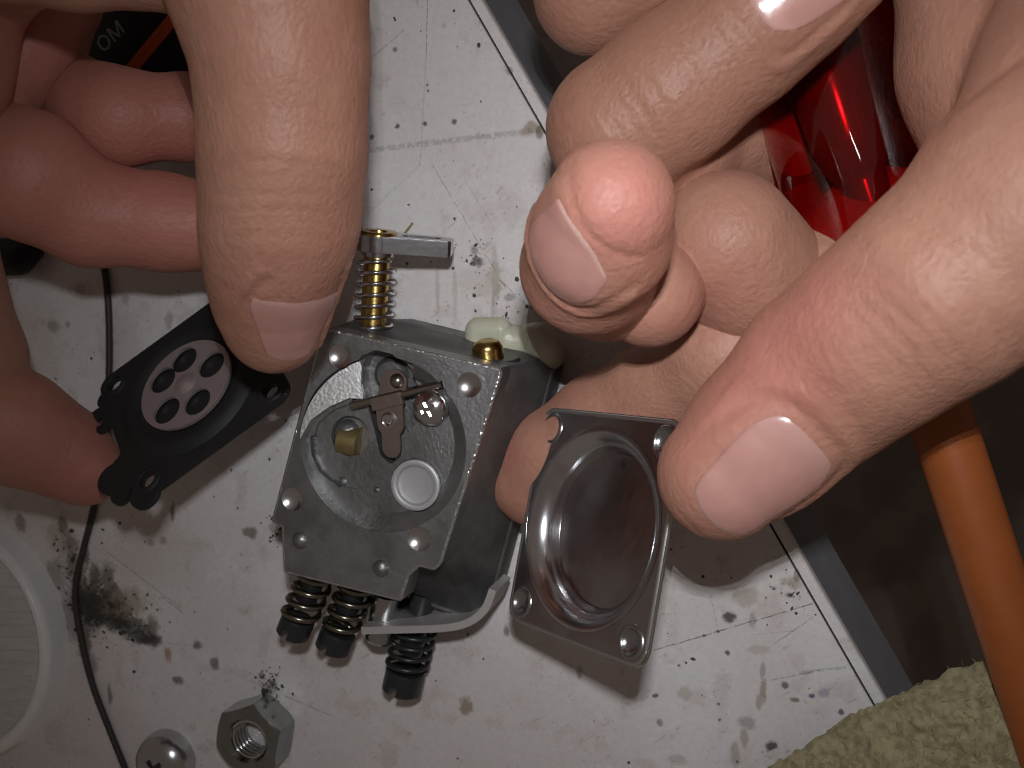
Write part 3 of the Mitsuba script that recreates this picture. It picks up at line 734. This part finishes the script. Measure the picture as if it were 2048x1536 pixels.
def smooth01(x, a, b):
    t = np.clip((x - a) / (b - a), 0, 1)
    return t * t * (3 - 2 * t)


# right hand ---------------------------------------------------------------------------------------------------------
thumb_r = [J(1446, 950, 142.3, 8.9), J(1530, 868, 141.6, 9.9), J(1650, 752, 139, 11.3), J(1760, 668, 133, 11.6), J(1880, 580, 128, 12.3), J(2105, 395, 124, 15.2), J(2330, 140, 130, 23)]
index_r = [J(1066, 968, 192, 7.6), J(1110, 915, 190, 8.3), J(1200, 850, 186, 8.6), J(1330, 775, 178, 8.7), J(1450, 705, 168, 9.0), J(1640, 580, 164, 9.5), J(1760, 470, 170, 11)]
middle_r = [J(1222, 408, 129, 7.9), J(1200, 475, 135, 8.7), J(1176, 535, 144, 8.7), J(1215, 575, 153, 8.0)]
middle_r2 = [J(1298, 588, 154, 7.9), J(1325, 565, 160, 7.6)]
middle_r3 = [J(1360, 545, 166, 8.0), J(1452, 484, 159, 10.0), J(1500, 545, 162, 10.3), J(1630, 640, 173, 10.5)]
ring_r = [J(1660, -80, 141, 8.9), J(1575, -6, 144, 9.0), J(1475, 76, 147, 9.6), J(1350, 175, 150, 10.2), J(1240, 258, 153, 10.7)]
ring_r2 = [J(1240, 262, 156, 10.3), J(1330, 300, 164, 9.4), J(1440, 270, 174, 10.2), J(1560, 300, 186, 12)]
pinky_r = [J(1420, -170, 146, 7.5), J(1300, -85, 151, 8.3), J(1194, -18, 156, 8.8), J(1260, 20, 165, 8.4), J(1400, 60, 175, 10)]
palm_r = [J(1400, 60, 190, 12), J(1500, 330, 189, 13), J(1610, 620, 188, 13), J(1800, 640, 178, 13), J(2000, 420, 164, 14)]
palm_r2 = [J(1975, -120, 148, 13), J(2016, 130, 148, 14.5), J(2105, 330, 143, 15), J(2300, 120, 140, 22)]
groups_r = [[(1, 3.0, thumb_r), (2.0, 3, palm_r2)], [(1, 3, index_r), (3, 3, palm_r)], [(1, 3, middle_r3)], [(1, 2.5, middle_r2)], [(1, 3, middle_r)], [(1, 3, ring_r2), (2, 3, ring_r)], [(1, 3, pinky_r)]]
fr = sdf_of(sum(groups_r, []))
CAM = -FWD
rh = 'hand'
n_thumb = nail(fr, rh, deep(1500, 962, 135), deep(1395, 1030, 140) - deep(1625, 855, 134), CAM * .86 + (deep(1560, 1010, 140) - deep(1480, 900, 140)) / 10 * .30, 20.5, 16.5)
n_mid = nail(fr, rh, deep(1160, 480, 130), RIGHT * .78 + UP * .42 + CAM * .75, CAM * .40 - RIGHT * .70 - UP * .58, 12.5, 17.0)
n_ring = nail(fr, rh, deep(1592, -30, 135), deep(1700, -120, 136) - deep(1500, 60, 138), CAM * .95 - UP * .05 + RIGHT * .1, 13.5, 13.0)
T_ = lambda a, b, d: deep(*b, d) - deep(*a, d)
flush_dim_r = [(deep(1250, 395, 121), 8, .5, (.45, .15, .135)), (deep(1420, 620, 150), 8, .3), (deep(1500, 740, 132), 10, .45), (deep(1640, 600, 128), 8, .3), (deep(1400, 900, 140), 7, .3), (deep(1000, 900, 188), 6, .4), (deep(1600, 50, 124), 8, .3), (deep(1130, 600, 140), 6, .25)]
DIM_SKIN = (.235, .112, .074)  # darker skin tone, painted on to tone down the flash on near fingers
flush_dim_r += [(deep(x_, y_, 141), 11, .6, DIM_SKIN) for x_, y_ in ((1250, 230), (1370, 130), (1490, 50))] + [(deep(1180, -10, 148), 10, .6, DIM_SKIN), (deep(1450, 470, 150), 9, .3, DIM_SKIN)]
creases_r = [(deep(x_, y_, d_), T_((1300, 200), (1600, 0), 135), 8, dp, .35) for x_, y_, d_, dp in ((1330, 150, 141, .3), (1350, 130, 141, .22), (1375, 118, 141, .28), (1400, 100, 139, .2), (1250, 230, 144, .22), (1270, 215, 144, .28), (1220, 250, 144, .2), (1440, 75, 138, .2), (1300, 180, 142, .18))]
creases_r += [(deep(x_, y_, d_), T_((1440, 960), (1880, 580), 130), 9, dp, .4) for x_, y_, d_, dp in ((1800, 700, 122, .2), (1825, 680, 122, .16), (1850, 660, 121, .2), (1780, 715, 122, .14), (1930, 600, 117, .22), (1665, 790, 128, .12))]
creases_r += [(deep(1840, 430, 117), T_((1700, 500), (1950, 250), 120), 11, .35, .6), (deep(1960, 170, 122), T_((1900, 120), (2000, 250), 120), 14, .5, .7)]
rh = hand('hand', groups_r, flush_dim_r, creases_r, [n_thumb, n_mid, n_ring], .66)
tag(rh, 'right hand pinching the zinc cover with a red screwdriver tucked in its palm', 'hand')

# left hand ----------------------------------------------------------------------------------------------------------
thumb_l = [J(548, 652, 163, 7.4), J(545, 590, 160, 8.4), J(552, 500, 155, 9.9), J(563, 420, 151, 10.6), J(566, 290, 147, 10.9), J(562, 120, 144, 11.3), J(530, -60, 142, 13.2), J(470, -260, 142, 17)]
mid_l = [J(470, 462, 190, 7.6), J(330, 445, 189, 8.3), J(180, 425, 186, 9.1), J(60, 352, 180, 10.6), J(-110, 300, 182, 12)]
ring_l = [J(480, 235, 194, 6.6), J(380, 235, 190, 7.3), J(240, 235, 186, 8.0), J(205, 225, 188, 7.9), J(90, 160, 200, 8)]
pink_l = [J(-40, 190, 184, 10.2), J(30, 100, 184, 8.8), J(110, -60, 182, 9.1)]
fold_l = [J(128, 120, 198, 4.0), J(150, 10, 196, 4.2), J(175, -90, 194, 6)]
web_l = [J(-120, -100, 150, 7), J(150, -86, 148, 6.8), J(400, -85, 146, 7.5), J(520, -120, 144, 10)]
index_l = [J(172, 940, 201, 6.9), J(122, 902, 200, 8.4), J(30, 856, 196, 10.2), J(-90, 800, 190, 11.2)]
index_l2 = [J(-75, 800, 194, 10.6), J(-62, 715, 194, 9.5), J(-160, 450, 178, 11), J(-230, 220, 172, 14)]
palm_l = [J(-330, 420, 175, 16), J(-260, 120, 168, 20), J(-160, -180, 160, 18), J(250, -320, 150, 18), J(470, -260, 142, 17)]
groups_l = [[(1, 4, thumb_l), (1.5, 4, palm_l), (1.0, 3, web_l)], [(1, 3, mid_l)], [(1, 3, ring_l)], [(1, 3, pink_l)], [(1, 3, fold_l)], [(1.5, 3, index_l2), (1.5, 3, index_l)]]
fl_ = sdf_of(sum(groups_l, []))
n_tl = nail(fl_, 'hand_001', deep(604, 671, 152), deep(585, 745, 160) - deep(612, 540, 152), CAM * .74 + RIGHT * .66 - UP * .10, 19.5, 14.0)
flush_dim_l = [(deep(180, 930, 194), 12, .7, (.30, .105, .085)), (deep(60, 870, 188), 14, .6, (.30, .115, .085)), (deep(370, 230, 182), 13, .8, (.30, .105, .078)), (deep(20, 330, 172), 13, .5, (.28, .12, .085)), (deep(200, 230, 180), 9, .35), (deep(130, 820, 176), 7, .3), (deep(60, 60, 176), 14, .5), (deep(540, 560, 150), 7, .25), (deep(330, 430, 182), 15, .5), (deep(80, 420, 172), 14, .4)]  # darker red splats paint dim, reddish bounced light into the finger skin
creases_l = [(deep(x_, y_, 141), T_((560, 0), (560, 500), 140), 10, dp, .4) for x_, y_, dp in ((600, 340, .2), (600, 362, .12), (560, 395, .14), (570, 425, .2), (580, 445, .14), (560, 470, .16), (590, 300, .12), (600, 270, .12), (600, 240, .08))]
creases_l += [(deep(255, 215, 167), T_((200, 230), (400, 235), 170), 6, .3, .5), (deep(95, 390, 164), T_((60, 350), (300, 440), 170), 7, .25, .5)]
lh = hand('hand', groups_l, flush_dim_l, creases_l, [n_tl], .7)
tag(lh, 'left hand with its thumb hanging down over the black diaphragm', 'hand')

# ------------------------------------------------------------------ screwdriver in the right palm: clear red handle, orange sleeved shaft
sdv = thing('screwdriver', 'screwdriver with clear red fluted handle and long orange sleeved shaft in the right palm', 'screwdriver')
h0, h1 = deep(1545, -190, 163), deep(1930, 985, 164)
hd_ = (h1 - h0) / np.linalg.norm(h1 - h0)
hm = frame(h0, hd_, RIGHT)
Lh = float((deep(1745, 560, 160) - h0) @ hd_)
outer = lathe([(0, 0), (9, 0), (11.8, 1.5), (12.2, 6), (12.2, Lh - 2), (11.0, Lh + 5), (9.0, Lh + 10), (5.4, Lh + 12), (0, Lh + 12)], 48)
put('handle', moved(m3.Manifold.hull_points(outer[0]) , hm), 'm_red_glass', sdv, smooth=40)
Lb = float((deep(1715, 350, 160) - h0) @ hd_)
core = lathe([(0, 6), (4.5, 6), (5.4, 10), (6.0, Lb - 26), (6.3, Lb - 16), (5.9, Lb - 6), (5.2, Lb - 2), (3.9, Lb), (3.7, Lb + 1), (3.7, Lh + 9), (0, Lh + 9)], 32)
put('core', moved(core, hm), 'm_red_dark', sdv, smooth=40)
Lo = float((deep(2060, 1500, 160) - h0) @ hd_)
put('shaft_sleeve', moved(lathe([(0, Lh + 11), (4.9, Lh + 11), (4.9, Lo + 30), (4.5, Lo + 31), (0, Lo + 31)], 36), hm), 'm_orange', sdv)

# ------------------------------------------------------------------ small things on the table
# yellow-green towelling at the lower right corner
nu, nv = 220, 150
uu, vv_ = np.meshgrid(np.linspace(0, 1, nu), np.linspace(0, 1, nv), indexing='ij')
ca, cb = at(1420, 1625, 4), at(2110, 1285, 16)
along = cb - ca; back = np.array([along[1], -along[0], 0]); back /= np.linalg.norm(back)
if back @ UP > 0: back = -back
crest = ca + along * uu[..., None]
hgt = 14 * np.sin(np.clip(vv_ * 1.15, 0, 1) * np.pi / 2) ** .7
cl = crest + back * (vv_[..., None] * 60) + np.array([0, 0, 1.0]) * hgt[..., None]
cl += UP * (7.5 * np.sin(np.pi * uu) ** .8)[..., None] * .6
cl = cl.reshape(-1, 3)
n_ = meshkit.fbm(cl * .14, 3, 1) - .5
cl += np.array([0, 0, 1]) * (n_ * 5)[:, None] + (np.stack([meshkit.noise(cl * 1.1, k) for k in range(3)], 1) - .5) * .9
ii = np.arange(nu * nv).reshape(nu, nv)
cfc = np.vstack([np.stack([ii[:-1, :-1], ii[1:, :-1], ii[1:, 1:]], -1).reshape(-1, 3), np.stack([ii[:-1, :-1], ii[1:, 1:], ii[:-1, 1:]], -1).reshape(-1, 3)])
tow = thing('towel', 'yellow green towelling cloth bunched at the table corner', 'towel')
put('fabric', (cl, cfc), 'm_cloth', tow, smooth=True)
pick = rng.integers(0, len(cl), 9000)
pv, pf = [], []
for i in pick:
    p = cl[i]; d_ = rng.normal(size=3); d_[2] = abs(d_[2]) + .6; d_ /= np.linalg.norm(d_); s_ = np.cross(d_, rng.normal(size=3)); s_ /= np.linalg.norm(s_)
    k = len(pv); L_ = rng.uniform(.7, 1.6); bend = rng.normal(size=3) * .4
    pv += [p - s_ * .09, p + s_ * .09, p + d_ * L_ * .5 + s_ * .08 + bend * .3, p + d_ * L_ * .5 - s_ * .08 + bend * .3, p + d_ * L_ * .8 + bend]
    pf += [(k, k + 1, k + 2), (k, k + 2, k + 3), (k + 3, k + 2, k + 4)]
pk = put('pile', (np.array(pv), np.array(pf)), 'm_pile', tow, smooth=False); labels[pk] = {'kind': 'stuff'}

# hex nut
nt = thing('hex_nut', 'shiny steel hex nut lying at the bottom edge of the table', 'nut')
nb = at(493, 1483, 7.4); nb[2] = 0
hx = sg.Polygon([(8.0 * math.cos(a), 8.0 * math.sin(a)) for a in np.arange(6) * math.pi / 3 + .35])
nutm = prism(hx, 0.02, 7.4) ^ m3.Manifold.hull_points(tri(lathe([(0, 0), (7.2, 0), (8.2, 1.0), (8.2, 6.4), (7.0, 7.4), (0, 7.4)], 64))[0])
nutm = nutm - cyl(0, 0, 4.1, -1, 10) - cyl(0, 0, 4.1, 6.6, 7.6, 4.9)
put('nut_body', nutm, 'm_chrome', nt, mat=frame(nb, (0, 0, 1)), smooth=25)
put('thread', tube(helix(4.05, 1.2, 5.4, .3), .32, 6), 'm_bright', nt, mat=frame(nb, (0, 0, 1)), smooth=True)
# bolt cut by the frame
bt = thing('bolt', 'round zinc bolt head at the bottom edge left of the nut', 'bolt')
bb = at(312, 1535, 5); bb[2] = 0
put('bolt_head', lathe([(0, 6.0), (2.2, 5.9), (4.2, 5.3), (5.8, 4.0), (6.4, 2.6), (6.6, 1.2), (6.6, 0.02), (0, .02)], 40), 'm_zinc', bt, mat=frame(bb, (0, 0, 1)), smooth=60)
put('cross_recess', join([m3.Manifold.cube([4.5, 1.1, .5], True), m3.Manifold.cube([1.1, 4.5, .5], True)]), 'm_black_steel', bt, mat=frame(bb + [0, 0, 5.85], (0, 0, 1), (.8, .6, 0)))
# ribbed white cap
cp = thing('bottle_cap', 'translucent white plastic cap with fine ribs at the left edge', 'cap')
cc = at(-122, 1283, 7); cc[2] = 0
rc = np.linalg.norm((at(126, 1283, 7) - at(-90, 1283, 7)))
put('cap_disc', lathe([(0, 5.4), (rc - 3.2, 5.4), (rc - 3.2, .02), (0, .02)], 96), 'm_cap', cp, mat=frame(cc, (0, 0, 1)), smooth=40)
put('cap_rim', lathe([(rc - 3.19, 5.2), (rc - 2.8, 6.2), (rc - 1.9, 7.0), (rc - .9, 7.0), (rc - .2, 6.3), (rc, 5.2), (rc + .1, .02), (rc - 3.19, .02)], 96), 'm_cap_rim', cp, mat=frame(cc, (0, 0, 1)), smooth=40)
for k in range(15):
    yk = -20 + k * 2.9
    L_ = math.sqrt(max((rc - 4) ** 2 - yk * yk, 1))
    put('rib', m3.Manifold.hull_points(np.array([(x_, yk + dy + x_ * .10, z_) for x_ in (2, L_) for dy, z_ in ((-.35, 5.3), (.35, 5.3), (0, 5.75))])), 'm_cap', cp, mat=frame(cc, (0, 0, 1)), smooth=False)
# black cord
pts = [at(px, py, .75) for px, py in ((196, 470), (212, 560), (218, 650), (218, 745), (214, 850), (200, 950), (184, 1030), (165, 1105), (152, 1165), (152, 1215), (165, 1290), (185, 1370), (215, 1450), (246, 1528), (262, 1570))]
put('cord', tube(spline(pts, 6), .72, 10), 'm_cord', smooth=True); tag('cord', 'thin black cord winding over the table under the diaphragm', 'cord')
# black box with orange stripe and letters, behind the left hand
bx = thing('black_box', 'black rounded box with an orange stripe and grey letters behind the left hand', 'box')
bo = at(285, 95, 12)
sdir = at(240, 135, 12) - at(310, 50, 12); sdir /= np.linalg.norm(sdir)
bxm = frame(np.array([bo[0], bo[1], 0]), (0, 0, 1), -sdir)
put('case', plate(rounded(sg.box(-16, -13, 12.5, 12), 3), .02, 12, 1.0), 'm_black', bx, mat=bxm, smooth=40)
put('stripe', prism(sg.box(-14, -2.4, 11.5, .2), 11.9, 12.06), 'm_stripe', bx, mat=bxm, smooth=False)
lt = meshkit.text_mesh('OM', 3.0, .12)
lm_ = frame(at(206, 108, 12.0), (0, 0, 1), at(246, 68, 12) - at(206, 108, 12))
put('lettering', lt, 'm_letter', bx, mat=lm_, smooth=False)
# black rubber lump under the middle finger
rub = thing('rubber_boot', 'black rubber piece at the left edge under the middle finger', 'rubber piece')
put('boot', m3.Manifold.batch_hull([ball(at(-60, 515, 4), 4), ball(at(35, 518, 4), 3.6), ball(at(60, 500, 3), 2.8)]), 'm_rubber', rub, smooth=40)
# straw fragment and dirt
put('straw', tube([at(808, 468, .3), at(825, 446, .4)], .25, 6), 'm_straw'); tag('straw', 'tiny yellow straw beside the brass throttle lever', 'straw')
gv, gf = [], []
ico = trimesh.creation.icosphere(subdivisions=1)
clumps = [((175, 1215), 9, 150), ((540, 1370), 4, 60), ((250, 1240), 8, 70), ((140, 1120), 6, 50), ((560, 1060), 4, 40), ((950, 520), 3, 20), ((1590, 1180), 5, 25), ((650, 850), 14, 40), ((1000, 600), 10, 40)]
spots = [np.array(at(*c)[:2]) + rng.normal(size=2) * s * .5 for c, s, n in clumps for _ in range(n)] + [at(rng.uniform(-50, 1650), rng.uniform(0, 1600))[:2] for _ in range(320)]
for s_ in spots:
    if (np.array([*s_, 0]) - A1) @ out > -.5: continue
    r_ = min(.5, .10 + rng.exponential(.085)); sc = rng.uniform(.5, 1.5, 3) * r_; sc[2] *= .6
    a = rng.uniform(0, 6.28); v_ = ico.vertices * (1 + rng.normal(size=(len(ico.vertices), 1)) * .18) * sc
    v_ = np.c_[v_[:, 0] * math.cos(a) - v_[:, 1] * math.sin(a), v_[:, 0] * math.sin(a) + v_[:, 1] * math.cos(a), v_[:, 2]] + [s_[0], s_[1], sc[2] * .6]
    gf.append(ico.faces + len(gv) * len(ico.vertices)); gv.append(v_)
put('grit', (np.vstack(gv), np.vstack(gf)), 'm_grit', smooth=True); tag('grit', 'dark grains of dirt scattered over the white table', 'dirt', 'stuff')
